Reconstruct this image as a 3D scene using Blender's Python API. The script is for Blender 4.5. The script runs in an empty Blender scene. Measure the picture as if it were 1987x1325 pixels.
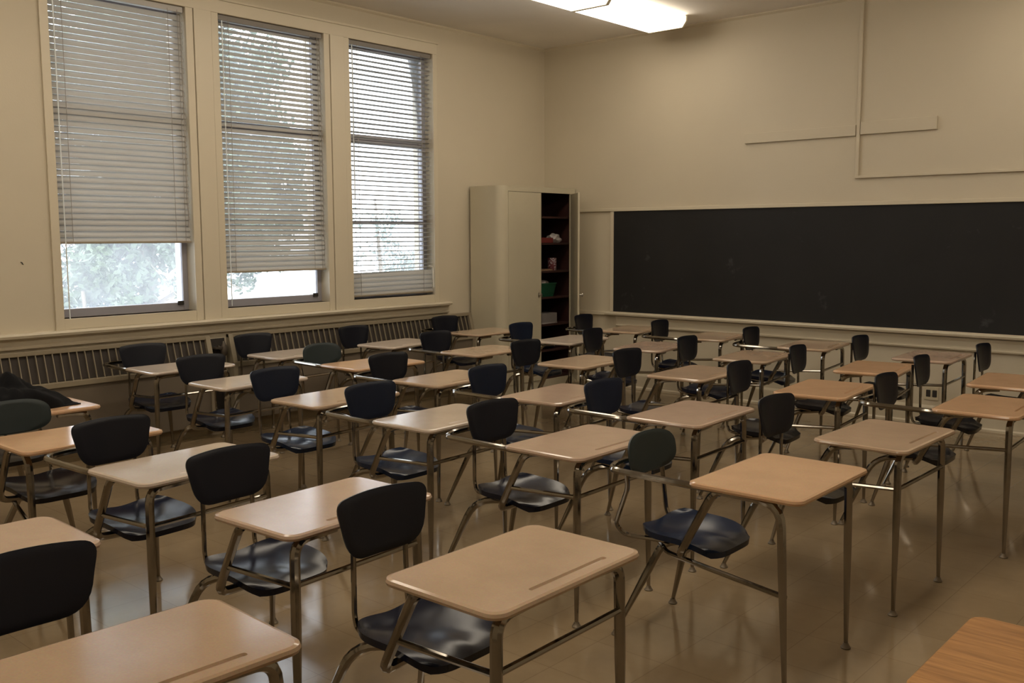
import bpy, bmesh, math, random
from mathutils import Vector, Matrix, noise
random.seed(7)
S = bpy.context.scene
COL = S.collection
PI = math.pi

# ------------------------------------------------------------------ camera
def make_camera():
    yaw, pitch, roll = 0.7221, -0.1092, -0.0039
    cy, sy, cp, sp = math.cos(yaw), math.sin(yaw), math.cos(pitch), math.sin(pitch)
    fwd = Vector((-sy * cp, cy * cp, sp)); right = Vector((cy, sy, 0)); up = right.cross(fwd)
    r2 = right * math.cos(roll) + up * math.sin(roll)
    u2 = up * math.cos(roll) - right * math.sin(roll)
    cam = bpy.data.cameras.new('camera'); o = bpy.data.objects.new('camera', cam); COL.objects.link(o)
    m = Matrix(((r2.x, u2.x, -fwd.x), (r2.y, u2.y, -fwd.y), (r2.z, u2.z, -fwd.z))).to_4x4()
    m.translation = Vector((7.986, -9.711, 1.618))
    o.matrix_world = m
    cam.sensor_width = 36.0; cam.lens = 1864.013 / 1987 * 36
    cam.clip_start = .05; cam.clip_end = 500
    S.camera = o
make_camera()

# ------------------------------------------------------------------ world, sun, exposure
SKY_COLOR = (0.84, 0.92, 1.0)
SKY_STRENGTH = 6.0
LAMP_COLOR = (1.0, 0.88, 0.71)
LAMP_STRENGTH = 6.7
W = bpy.data.worlds.new('overcast_sky'); S.world = W; W.use_nodes = True
bg = W.node_tree.nodes['Background']
bg.inputs[0].default_value = (*SKY_COLOR, 1); bg.inputs[1].default_value = SKY_STRENGTH
sun = bpy.data.lights.new('sun', 'SUN'); sun.energy = 4.0; sun.angle = .05; sun.color = (1, .95, .85)
so = bpy.data.objects.new('sun', sun); COL.objects.link(so)
so.rotation_euler = Vector((-.45, .35, -.8)).to_track_quat('-Z', 'Y').to_euler()
S.view_settings.view_transform = 'Standard'; S.view_settings.look = 'None'
S.view_settings.gamma = 1; S.view_settings.use_curve_mapping = False
S.view_settings.exposure = 0.0

# ------------------------------------------------------------------ room measures
X0, Y0, ZC = 1.038, -1.262, 3.672          # left wall plane, chalkboard wall plane, ceiling
XR, YR = 9.9, -12.4

# ------------------------------------------------------------------ materials
MATS = {}
def mat(name, col, rough=.6, metal=0., spec=.5, coat=0., coat_r=.1, var=0., vscale=8., bump=0., bscale=60., trans=0., rvar=0.):
    if name in MATS: return MATS[name]
    m = bpy.data.materials.new(name); m.use_nodes = True; MATS[name] = m
    nt = m.node_tree; b = nt.nodes['Principled BSDF']
    b.inputs['Base Color'].default_value = (*col, 1); b.inputs['Roughness'].default_value = rough
    b.inputs['Metallic'].default_value = metal; b.inputs['Specular IOR Level'].default_value = spec
    b.inputs['Coat Weight'].default_value = coat; b.inputs['Coat Roughness'].default_value = coat_r
    tc = nt.nodes.new('ShaderNodeTexCoord')
    if var or rvar:
        n = nt.nodes.new('ShaderNodeTexNoise'); n.inputs['Scale'].default_value = vscale; n.inputs['Detail'].default_value = 5
        nt.links.new(tc.outputs['Object'], n.inputs['Vector'])
        if var:
            r = nt.nodes.new('ShaderNodeValToRGB')
            r.color_ramp.elements[0].position = .3; r.color_ramp.elements[1].position = .7
            r.color_ramp.elements[0].color = (*[c * (1 - var) for c in col], 1)
            r.color_ramp.elements[1].color = (*[min(1, c * (1 + var)) for c in col], 1)
            nt.links.new(n.outputs['Fac'], r.inputs[0]); nt.links.new(r.outputs[0], b.inputs['Base Color'])
        if rvar:
            mr = nt.nodes.new('ShaderNodeMapRange')
            mr.inputs['From Min'].default_value = .3; mr.inputs['From Max'].default_value = .7
            mr.inputs['To Min'].default_value = max(0, rough - rvar); mr.inputs['To Max'].default_value = rough + rvar
            nt.links.new(n.outputs['Fac'], mr.inputs['Value']); nt.links.new(mr.outputs[0], b.inputs['Roughness'])
    if bump:
        n2 = nt.nodes.new('ShaderNodeTexNoise'); n2.inputs['Scale'].default_value = bscale; n2.inputs['Detail'].default_value = 3
        bp = nt.nodes.new('ShaderNodeBump'); bp.inputs['Strength'].default_value = bump; bp.inputs['Distance'].default_value = .004
        nt.links.new(tc.outputs['Object'], n2.inputs['Vector']); nt.links.new(n2.outputs['Fac'], bp.inputs['Height'])
        nt.links.new(bp.outputs[0], b.inputs['Normal'])
    return m

M_wall = mat('cream_wall_paint', (.56, .495, .375), .62, var=.025, vscale=1.3, bump=.12, bscale=90)
M_trim = mat('cream_gloss_trim', (.59, .525, .40), .42, bump=.05, bscale=50)
M_ceil = mat('ceiling_paint', (.82, .785, .74), .8, var=.03, vscale=2)
M_board = mat('blackboard_slate', (.015, .0148, .0152), .68, spec=.3, var=.22, vscale=2.2, rvar=.06)
def chalk_smudges():
    nt = M_board.node_tree; N = nt.nodes.new; L = nt.links.new; b = nt.nodes['Principled BSDF']
    src = b.inputs['Base Color'].links[0].from_socket
    tc = N('ShaderNodeTexCoord'); n = N('ShaderNodeTexNoise'); n.inputs['Scale'].default_value = 3.1; n.inputs['Detail'].default_value = 9; n.inputs['Roughness'].default_value = .72
    r = N('ShaderNodeValToRGB'); r.color_ramp.elements[0].position = .62; r.color_ramp.elements[1].position = .84
    r.color_ramp.elements[0].color = (0, 0, 0, 1); r.color_ramp.elements[1].color = (.55, .55, .55, 1)
    mx = N('ShaderNodeMix'); mx.data_type = 'RGBA'; mx.inputs[7].default_value = (.16, .16, .17, 1)
    L(tc.outputs['Object'], n.inputs['Vector']); L(n.outputs['Fac'], r.inputs[0]); L(r.outputs[0], mx.inputs[0]); L(src, mx.inputs[6]); L(mx.outputs[2], b.inputs['Base Color'])
chalk_smudges()
M_alum = mat('grey_window_aluminium', (.36, .35, .385), .45, metal=.2)
def slat_mat():
    m = bpy.data.materials.new('blind_slat_vinyl'); m.use_nodes = True; nt = m.node_tree; N = nt.nodes.new; L = nt.links.new
    b = nt.nodes['Principled BSDF']; b.inputs['Base Color'].default_value = (.46, .44, .405, 1); b.inputs['Roughness'].default_value = .42
    tl = N('ShaderNodeBsdfTranslucent'); tl.inputs[0].default_value = (.80, .78, .74, 1)
    mx = N('ShaderNodeMixShader'); mx.inputs[0].default_value = .30
    L(b.outputs[0], mx.inputs[1]); L(tl.outputs[0], mx.inputs[2]); L(mx.outputs[0], nt.nodes['Material Output'].inputs[0])
    return m
M_slat = slat_mat()
M_railslat = mat('blind_rail_enamel', (.42, .40, .37), .45)
M_cord = mat('blind_cord', (.30, .27, .23), .8)
M_wand = mat('clear_blind_wand', (.75, .8, .82), .15)
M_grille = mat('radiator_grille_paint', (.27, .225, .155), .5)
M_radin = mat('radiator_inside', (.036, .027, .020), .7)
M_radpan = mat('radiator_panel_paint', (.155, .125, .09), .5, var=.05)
M_dark = mat('dark_recess', (.03, .024, .02), .8)
M_pipe = mat('old_pipe', (.12, .10, .08), .5, metal=.6)
M_cab = mat('cabinet_enamel', (.50, .45, .33), .38, var=.03, vscale=3)
M_cabin = mat('cabinet_mahogany_inside', (.040, .015, .013), .45, var=.2, vscale=6)
M_steel = mat('steel_hardware', (.45, .42, .38), .3, metal=1)
M_chrome = mat('worn_chrome_tube', (.285, .26, .225), .12, metal=1, rvar=.04, vscale=40)
M_glide = mat('glide_steel', (.20, .165, .12), .5, metal=.7)
M_navy = mat('navy_hard_plastic', (.006, .009, .022), .21, spec=.36, bump=.05, bscale=500)
M_blue = mat('dark_blue_hard_plastic', (.007, .016, .042), .2, spec=.36, bump=.05, bscale=500)
M_black = mat('black_hard_plastic', (.009, .009, .012), .22, spec=.36, bump=.05, bscale=500)
M_navyb = mat('navy_backrest_plastic', (.0042, .0055, .0115), .36, spec=.35, bump=.15, bscale=700)
M_blueb = mat('dark_blue_backrest_plastic', (.005, .010, .026), .36, spec=.35, bump=.15, bscale=700)
M_green = mat('dark_green_backrest_plastic', (.014, .024, .026), .42, bump=.15, bscale=700)
M_bag = mat('black_cloth', (.006, .006, .007), .95, spec=.2, bump=.6, bscale=300)
M_leaf = mat('green_leaf', (.058, .088, .045), .45, var=.4, vscale=.9)
M_leaf2 = mat('grey_green_leaf', (.08, .12, .075), .45, var=.4, vscale=.9)
M_bark = mat('tree_bark', (.16, .13, .10), .9, var=.3, vscale=6)
M_ground = mat('pale_concrete_ground', (.55, .55, .52), .9, var=.1, vscale=.3)
M_outlet = mat('outlet_plate', (.55, .48, .34), .4)

def top_mat(name, col):
    m = mat(name, col, .13, spec=.5)
    nt = m.node_tree; b = nt.nodes['Principled BSDF']
    tc = nt.nodes.new('ShaderNodeTexCoord')
    n = nt.nodes.new('ShaderNodeTexNoise'); n.inputs['Scale'].default_value = 4; n.inputs['Detail'].default_value = 3; n.inputs['Roughness'].default_value = .7
    n2 = nt.nodes.new('ShaderNodeTexNoise'); n2.inputs['Scale'].default_value = 160; n2.inputs['Detail'].default_value = 2
    r = nt.nodes.new('ShaderNodeValToRGB')
    r.color_ramp.elements[0].position = .20; r.color_ramp.elements[1].position = .62
    r.color_ramp.elements[0].color = (*[c * .84 for c in col], 1); r.color_ramp.elements[1].color = (*col, 1)
    mx = nt.nodes.new('ShaderNodeMix'); mx.data_type = 'RGBA'; mx.blend_type = 'MULTIPLY'; mx.inputs[0].default_value = .25
    oi = nt.nodes.new('ShaderNodeObjectInfo'); va = nt.nodes.new('ShaderNodeVectorMath'); va.operation = 'ADD'
    cx = nt.nodes.new('ShaderNodeCombineXYZ'); ml = nt.nodes.new('ShaderNodeMath'); ml.operation = 'MULTIPLY'; ml.inputs[1].default_value = 37.
    nt.links.new(oi.outputs['Random'], ml.inputs[0]); nt.links.new(ml.outputs[0], cx.inputs[0])
    nt.links.new(tc.outputs['Object'], va.inputs[0]); nt.links.new(cx.outputs[0], va.inputs[1])
    nt.links.new(va.outputs[0], n.inputs['Vector']); nt.links.new(va.outputs[0], n2.inputs['Vector'])
    nt.links.new(n.outputs['Fac'], r.inputs[0]); nt.links.new(r.outputs[0], mx.inputs[6]); nt.links.new(n2.outputs['Color'], mx.inputs[7])
    nt.links.new(mx.outputs[2], b.inputs['Base Color'])
    return m
T_beige = top_mat('beige_speckled_laminate', (.56, .405, .30))
T_sheen = top_mat('sheen_paled_beige_laminate', (.62, .51, .415))  # beige laminate lightened in colour to carry part of the window reflection
T_orange = top_mat('orange_tan_laminate', (.65, .405, .235))
T_dimmed = top_mat('sheen_offset_tan_laminate', (.46, .315, .205))  # tan darkened in colour to offset the strong window reflection on this desk
T_tan = top_mat('tan_laminate', (.545, .39, .265))

def floor_mat():
    m = bpy.data.materials.new('waxed_brown_floor_tile'); m.use_nodes = True
    nt = m.node_tree; b = nt.nodes['Principled BSDF']; L = nt.links.new; N = nt.nodes.new
    tc = N('ShaderNodeTexCoord')
    br = N('ShaderNodeTexBrick'); br.offset = 0; br.squash = 1
    br.inputs['Scale'].default_value = 1; br.inputs['Brick Width'].default_value = .305; br.inputs['Row Height'].default_value = .305
    br.inputs['Mortar Size'].default_value = .0016; br.inputs['Mortar Smooth'].default_value = .2
    br.inputs['Color1'].default_value = (.275, .205, .125, 1); br.inputs['Color2'].default_value = (.262, .194, .117, 1); br.inputs['Mortar'].default_value = (.20, .145, .085, 1)
    L(tc.outputs['Object'], br.inputs['Vector'])
    n = N('ShaderNodeTexNoise'); n.inputs['Scale'].default_value = 3.; n.inputs['Detail'].default_value = 8; n.inputs['Roughness'].default_value = .65
    L(tc.outputs['Object'], n.inputs['Vector'])
    r = N('ShaderNodeValToRGB'); r.color_ramp.elements[0].position = .3; r.color_ramp.elements[1].position = .7
    r.color_ramp.elements[0].color = (.88, .87, .85, 1); r.color_ramp.elements[1].color = (1.05, 1.04, 1.03, 1)
    L(n.outputs['Fac'], r.inputs[0])
    mx = N('ShaderNodeMix'); mx.data_type = 'RGBA'; mx.blend_type = 'MULTIPLY'; mx.inputs[0].default_value = 1
    L(br.outputs['Color'], mx.inputs[6]); L(r.outputs[0], mx.inputs[7]); L(mx.outputs[2], b.inputs['Base Color'])
    n3 = N('ShaderNodeTexNoise'); n3.inputs['Scale'].default_value = 5; n3.inputs['Detail'].default_value = 6
    L(tc.outputs['Object'], n3.inputs['Vector'])
    mr = N('ShaderNodeMapRange'); mr.inputs['From Min'].default_value = .3; mr.inputs['From Max'].default_value = .7
    mr.inputs['To Min'].default_value = .07; mr.inputs['To Max'].default_value = .16
    L(n3.outputs['Fac'], mr.inputs['Value']); L(mr.outputs[0], b.inputs['Roughness'])
    n4 = N('ShaderNodeTexNoise'); n4.inputs['Scale'].default_value = 7; n4.inputs['Detail'].default_value = 3
    L(tc.outputs['Object'], n4.inputs['Vector'])
    bp = N('ShaderNodeBump'); bp.inputs['Strength'].default_value = .07; bp.inputs['Distance'].default_value = .004
    L(n4.outputs['Fac'], bp.inputs['Height']); L(bp.outputs[0], b.inputs['Normal'])
    b.inputs['Specular IOR Level'].default_value = .55
    return m
M_floor = floor_mat()

def wood_mat():
    m = bpy.data.materials.new('oak_grain_laminate'); m.use_nodes = True
    nt = m.node_tree; b = nt.nodes['Principled BSDF']; L = nt.links.new; N = nt.nodes.new
    tc = N('ShaderNodeTexCoord'); mp = N('ShaderNodeMapping'); mp.inputs['Scale'].default_value = (1.6, 22, 22)
    mp.inputs['Rotation'].default_value = (0, 0, .08)
    n = N('ShaderNodeTexNoise'); n.inputs['Scale'].default_value = 3.2; n.inputs['Detail'].default_value = 9; n.inputs['Roughness'].default_value = .65
    r = N('ShaderNodeValToRGB'); r.color_ramp.elements[0].position = .35; r.color_ramp.elements[1].position = .68
    r.color_ramp.elements[0].color = (.27, .115, .022, 1); r.color_ramp.elements[1].color = (.47, .225, .055, 1)
    L(tc.outputs['Object'], mp.inputs[0]); L(mp.outputs[0], n.inputs['Vector']); L(n.outputs['Fac'], r.inputs[0]); L(r.outputs[0], b.inputs['Base Color'])
    b.inputs['Roughness'].default_value = .55; b.inputs['Specular IOR Level'].default_value = .3
    return m
M_oak = wood_mat()

def glass_mat(name, d0, d1):
    m = bpy.data.materials.new(name); m.use_nodes = True
    nt = m.node_tree; nt.nodes.clear(); L = nt.links.new; N = nt.nodes.new
    out = N('ShaderNodeOutputMaterial'); tr = N('ShaderNodeBsdfTransparent'); gl = N('ShaderNodeBsdfGlossy'); gl.inputs['Roughness'].default_value = .03
    tl = N('ShaderNodeBsdfTranslucent'); tl.inputs[0].default_value = (.9, .93, 1, 1)
    fr = N('ShaderNodeFresnel'); fr.inputs[0].default_value = 1.45
    tc = N('ShaderNodeTexCoord'); n = N('ShaderNodeTexNoise'); n.inputs['Scale'].default_value = 2.5; n.inputs['Detail'].default_value = 6
    mr = N('ShaderNodeMapRange'); mr.inputs['From Min'].default_value = .3; mr.inputs['From Max'].default_value = .7
    mr.inputs['To Min'].default_value = d0; mr.inputs['To Max'].default_value = d1
    L(tc.outputs['Object'], n.inputs['Vector']); L(n.outputs['Fac'], mr.inputs['Value'])
    m1 = N('ShaderNodeMixShader'); m2 = N('ShaderNodeMixShader')
    L(mr.outputs[0], m1.inputs[0]); L(tr.outputs[0], m1.inputs[1]); L(tl.outputs[0], m1.inputs[2])
    L(fr.outputs[0], m2.inputs[0]); L(m1.outputs[0], m2.inputs[1]); L(gl.outputs[0], m2.inputs[2]); L(m2.outputs[0], out.inputs[0])
    return m
M_glass = glass_mat('dusty_window_glass', .06, .14)
M_glass2 = glass_mat('hazier_dusty_window_glass', .09, .20)  # dust film with extra translucent haze mixed in for the leftmost panes

def lamp_mat():
    m = bpy.data.materials.new('lit_prismatic_lens'); m.use_nodes = True
    nt = m.node_tree; b = nt.nodes['Principled BSDF']
    b.inputs['Base Color'].default_value = (.8, .78, .7, 1); b.inputs['Roughness'].default_value = .4
    b.inputs['Emission Color'].default_value = (*LAMP_COLOR, 1); b.inputs['Emission Strength'].default_value = LAMP_STRENGTH
    return m
M_lamp = lamp_mat()
M_lampcap = mat('lens_end_cap', (.75, .70, .58), .4)
M_lamphouse = mat('white_lamp_housing', (.6, .57, .5), .5)

# ------------------------------------------------------------------ helpers
def tag(o, label=None, cat=None, group=None, kind=None):
    if label: o['label'] = label
    if cat: o['category'] = cat
    if group: o['group'] = group
    if kind: o['kind'] = kind
    return o
def link_mesh(name, me, parent=None, loc=None, rot=None):
    o = bpy.data.objects.new(name, me); COL.objects.link(o)
    if parent: o.parent = parent
    if loc: o.location = loc
    if rot: o.rotation_euler = rot
    return o
def mesh_of(name, bm, m, smooth=False):
    bmesh.ops.recalc_face_normals(bm, faces=bm.faces)
    me = bpy.data.meshes.new(name); bm.to_mesh(me); bm.free()
    if m: me.materials.append(m)
    if smooth:
        for p in me.polygons: p.use_smooth = True
        try: me.set_sharp_from_angle(angle=math.radians(40))
        except Exception: pass
    return me
def obj(name, bm, m, parent=None, loc=None, rot=None, smooth=False):
    return link_mesh(name, mesh_of(name, bm, m, smooth), parent, loc, rot)
def empty(name, loc=(0, 0, 0), rz=0):
    o = bpy.data.objects.new(name, None); COL.objects.link(o); o.location = loc; o.rotation_euler = (0, 0, rz); o.empty_display_size = .1
    return o
def box(bm, x0, x1, y0, y1, z0, z1, bev=0.):
    vs = [bm.verts.new((x, y, z)) for x in (x0, x1) for y in (y0, y1) for z in (z0, z1)]
    fs = [(0, 1, 3, 2), (4, 6, 7, 5), (0, 4, 5, 1), (2, 3, 7, 6), (0, 2, 6, 4), (1, 5, 7, 3)]
    faces = [bm.faces.new([vs[i] for i in f]) for f in fs]
    if bev:
        es = list({e for f in faces for e in f.edges})
        bmesh.ops.bevel(bm, geom=es, offset=bev, segments=2, affect='EDGES', profile=.5)
def boxes(name, lst, m, parent=None, bev=0., smooth=False):
    bm = bmesh.new()
    for b in lst: box(bm, *b, bev=bev)
    return obj(name, bm, m, parent, smooth=smooth)
def prism(bm, pts, axis, a, b):
    """extrude a 2-D outline (list of pairs) along axis from a to b"""
    def P(u, v, w): return {'x': (w, u, v), 'y': (u, w, v), 'z': (u, v, w)}[axis]
    A = [bm.verts.new(P(u, v, a)) for u, v in pts]; B = [bm.verts.new(P(u, v, b)) for u, v in pts]
    n = len(pts)
    bm.faces.new(A[::-1]); bm.faces.new(B)
    for i in range(n): bm.faces.new((A[i], A[(i + 1) % n], B[(i + 1) % n], B[i]))
def fillet(pts, r, n=5):
    pts = [Vector(p) for p in pts]; out = [pts[0]]
    for i in range(1, len(pts) - 1):
        a, b, c = pts[i - 1], pts[i], pts[i + 1]
        d1, d2 = (a - b), (c - b); k = min(r, d1.length * .48, d2.length * .48)
        p, q = b + d1.normalized() * k, b + d2.normalized() * k
        for t in range(n + 1):
            t /= n; out.append(p * (1 - t) ** 2 + b * 2 * t * (1 - t) + q * t * t)
    out.append(pts[-1]); return out
def tube(bm, pts, r, bend=.05, seg=8, r_end=None, flat=1., n=5, ts=.0):
    if r_end is not None and ts: pts = list(pts[:-1]) + [Vector(pts[-2]).lerp(Vector(pts[-1]), .5), pts[-1]]
    path = fillet(pts, bend, n) if len(pts) > 2 else [Vector(p) for p in pts]
    L = [0.]
    for i in range(1, len(path)): L.append(L[-1] + (path[i] - path[i - 1]).length)
    rings = []; prev = None
    for i, p in enumerate(path):
        d = (path[min(i + 1, len(path) - 1)] - path[max(i - 1, 0)]).normalized()
        if prev is None:
            ref = Vector((0, 0, 1)) if abs(d.z) < .9 else Vector((1, 0, 0))
            u = d.cross(ref).normalized()
        else: u = (prev - d * prev.dot(d)).normalized()
        prev = u; v = d.cross(u)
        rr = r if r_end is None else r + (r_end - r) * max(0, (L[i] / L[-1] - ts) / (1 - ts))
        rings.append([bm.verts.new(p + (u * math.cos(t) * flat + v * math.sin(t)) * rr) for t in [2 * PI * k / seg for k in range(seg)]])
    for a, b in zip(rings, rings[1:]):
        for k in range(seg): bm.faces.new((a[k], a[(k + 1) % seg], b[(k + 1) % seg], b[k]))
    bm.faces.new(rings[0][::-1]); bm.faces.new(rings[-1])
def tube_mesh(name, pts, r, m, **k):
    bm = bmesh.new(); tube(bm, pts, r, **k); return mesh_of(name, bm, m, True)
def lathe(bm, prof, cx=0, cy=0, seg=14):
    rings = []
    for r, z in prof: rings.append([bm.verts.new((cx + r * math.cos(2 * PI * k / seg), cy + r * math.sin(2 * PI * k / seg), z)) for k in range(seg)])
    for a, b in zip(rings, rings[1:]):
        for k in range(seg): bm.faces.new((a[k], a[(k + 1) % seg], b[(k + 1) % seg], b[k]))
    bm.faces.new(rings[0][::-1]); bm.faces.new(rings[-1])
def rrect(w, h, r, n=6):
    out = []
    for cx, cy, a0 in ((w / 2 - r, h / 2 - r, 0), (-w / 2 + r, h / 2 - r, 90), (-w / 2 + r, -h / 2 + r, 180), (w / 2 - r, -h / 2 + r, 270)):
        for i in range(n + 1):
            a = math.radians(a0 + 90 * i / n); out.append((cx + r * math.cos(a), cy + r * math.sin(a)))
    return out
def struct(name, lst, m, bev=0., label=None, parent=None):
    o = boxes(name, lst, m, parent, bev)
    if not parent: o['kind'] = 'structure'
    if label: o['label'] = label
    return o

# ------------------------------------------------------------------ room shell
struct('floor', [(X0 - .3, XR + .2, YR - .2, Y0 + .3, -.15, 0)], M_floor, label='brown waxed tile classroom floor with window reflections')
struct('ceiling', [(X0 - .3, XR + .2, YR - .2, Y0 + .3, ZC, ZC + .2)], M_ceil, label='plain dull cream ceiling')
WIN = [(-6.684, -5.637), (-5.354, -4.315), (-4.035, -2.998)]
WB, WT = 1.04, 3.385
segs = []
ys = [YR - .2] + [v for w in WIN for v in w] + [Y0 + .3]
for i in range(0, len(ys), 2): segs.append((X0 - .28, X0, ys[i], ys[i + 1], 0, ZC))
for a, b in WIN: segs += [(X0 - .28, X0, a, b, 0, WB), (X0 - .28, X0, a, b, WT, ZC)]
struct('wall_left', segs, M_wall, label='cream wall on the left pierced by three tall windows')
struct('wall_back', [(X0 - .28, XR + .2, Y0, Y0 + .25, 0, ZC)], M_wall, label='cream wall carrying the blackboard')
struct('wall_right', [(XR, XR + .2, YR, Y0, 0, ZC)], M_wall, label='cream wall on the right outside the picture')
struct('wall_front', [(X0, XR, YR - .2, YR, 0, ZC)], M_wall, label='cream wall behind the photographer')

# trims on the window wall
struct('trim_1', [(X0, X0 + .018, -7.05 + .30, -2.942, WT, WT + .10), (X0, X0 + .026, -6.79, -2.925, WT + .10, WT + .118)], M_trim, .003, 'cream head casing above the three windows')
struct('trim_2', [(X0, X0 + .018, -6.745, -6.684, .96, WT)], M_trim, .003, 'cream side casing left of the leftmost window')
struct('trim_3', [(X0, X0 + .018, -2.998, -2.945, .96, WT)], M_trim, .003, 'cream side casing right of the third window')
for n, (a, b) in ((4, (-5.637, -5.354)), (5, (-4.315, -4.035))):
    c = (a + b) / 2
    struct('trim_%d' % n, [(X0, X0 + .016, a, c - .080, .96, WT), (X0, X0 + .024, c - .075, c + .075, .96, WT), (X0, X0 + .016, c + .080, b, .96, WT)], M_trim, .002,
           'broad cream mullion casing between two windows, ' + ('the left one' if n == 4 else 'the right one'))
bm = bmesh.new()
prism(bm, [(X0, .962), (X0 + .075, .962), (X0 + .082, .948), (X0 + .075, .93), (X0 + .05, .926), (X0 + .028, .918), (X0 + .024, .878), (X0 + .036, .868), (X0 + .030, .852), (X0, .846)], 'y', -9.5, -2.82)
o = obj('trim_6', bm, M_trim); tag(o, 'long cream moulded window sill with apron below the windows', kind='structure')
for n, (a, b) in zip((7, 8, 9), WIN):
    struct('trim_%d' % n, [(X0 - .10, X0 + .012, a, b, .962, WB)], M_trim, .003, 'cream bottom casing under window %d from the left' % (n - 6))
# baseboards
bm = bmesh.new(); prism(bm, [(Y0, 0), (Y0 - .028, 0), (Y0 - .028, .018), (Y0 - .016, .03), (Y0 - .016, .145), (Y0 - .008, .165), (Y0, .165)], 'x', X0, XR)
tag(obj('baseboard_back', bm, M_trim), 'cream baseboard along the blackboard wall', kind='structure')
bm = bmesh.new(); prism(bm, [(X0, 0), (X0 + .028, 0), (X0 + .028, .018), (X0 + .016, .03), (X0 + .016, .10), (X0 + .008, .11), (X0, .11)], 'y', YR, Y0)
tag(obj('baseboard_left', bm, mat('brown_baseboard', (.24, .18, .10), .5)), 'brownish baseboard under the radiator covers', kind='structure')
# ceiling line
bm = bmesh.new(); prism(bm, [(Y0, ZC), (Y0 - .022, ZC), (Y0 - .018, ZC - .012), (Y0, ZC - .028)], 'x', X0, XR)
tag(obj('trim_10', bm, M_trim), 'thin cream ceiling bead above the blackboard wall', kind='structure')
bm = bmesh.new(); prism(bm, [(X0, ZC), (X0 + .022, ZC), (X0 + .018, ZC - .012), (X0, ZC - .028)], 'y', YR, Y0)
tag(obj('trim_11', bm, M_trim), 'thin cream ceiling bead above the window wall', kind='structure')
# wall strips
struct('trim_12', [(4.592, 4.622, Y0 - .020, Y0, 2.125, ZC)], M_wall, .003, 'painted vertical wiring duct running up to the ceiling')
struct('trim_13', [(4.592, XR, Y0 - .022, Y0, 2.112, 2.134)], M_wall, .003, 'thin painted horizontal wiring duct above the blackboard')
struct('trim_14', [(3.517, 4.585, Y0 - .022, Y0, 2.482, 2.575)], M_wall, .003, 'painted horizontal board left of the vertical duct')
struct('trim_15', [(4.628, 5.272, Y0 - .022, Y0, 2.488, 2.598)], M_wall, .003, 'painted horizontal board right of the vertical duct')
# panel frame left of the board
struct('trim_16', [(1.30, 1.966, Y0 - .022, Y0, 1.876, 1.908)], M_trim, .003, 'cream upper rail between cabinet and blackboard')
struct('trim_17', [(1.30, 1.966, Y0 - .028, Y0, .768, .806)], M_trim, .003, 'cream lower rail between cabinet and blackboard')
bm = bmesh.new()
box(bm, -.008, .008, -.0015, .0015, -.003, .003); box(bm, .004, .016, -.0015, .0015, -.009, -.003)
o = obj('paint_chip', bm, M_dark, loc=(X0 + .0016, -6.95, 1.449), rot=(0, .5, PI / 2)); tag(o, 'tiny dark scratch of chipped paint on the wall left of the windows', 'paint chip')

# ------------------------------------------------------------------ windows
def window(n, a, b):
    root = empty('window_%d' % n, (X0 - .12, (a + b) / 2, WB)); root['kind'] = 'structure'
    root['label'] = ['leftmost window, view of hazy trees under a lowered blind', 'middle window, tree and white sky behind a half open blind', 'right window nearest the cabinet, blind open over white sky'][n - 1]
    w = b - a; h = WT - WB; f = .045; d = .05
    R = [.71, 1.48]                                            # rails above the sill
    boxes('frame', [(-d, d * .4, -w / 2, -w / 2 + f, 0, h), (-d, d * .4, w / 2 - f, w / 2, 0, h), (-d, d * .4, -w / 2 + f, w / 2 - f, 0, .062), (-d, d * .4, -w / 2 + f, w / 2 - f, h - .05, h)], M_alum, root, .003)
    z = [.062, R[0], R[1], h - .05]
    for k, r in enumerate(R):
        boxes('rail', [(-d, d * .3, -w / 2 + f, w / 2 - f, r - (.016 if k == 0 else .042), r + (.016 if k == 0 else .042)), (-d * .6, d * .55, -w / 2 + f, w / 2 - f, r - .006, r + .006)], M_alum, root, .002)
    for k in range(3):
        boxes('pane', [(-.004, .002, -w / 2 + f, w / 2 - f, z[k] + (.016 if k == 1 else .03 if k == 2 else 0), z[k + 1] - (.016 if k == 0 else .03 if k == 1 else 0))], M_glass2 if n == 1 else M_glass, root)
    boxes('sash_lock', [(.02, .034, w / 2 - f - .055, w / 2 - f - .005, .045, .075)], M_dark, root, .002)
    return root
for i, (a, b) in enumerate(WIN): window(i + 1, a, b)

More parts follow.
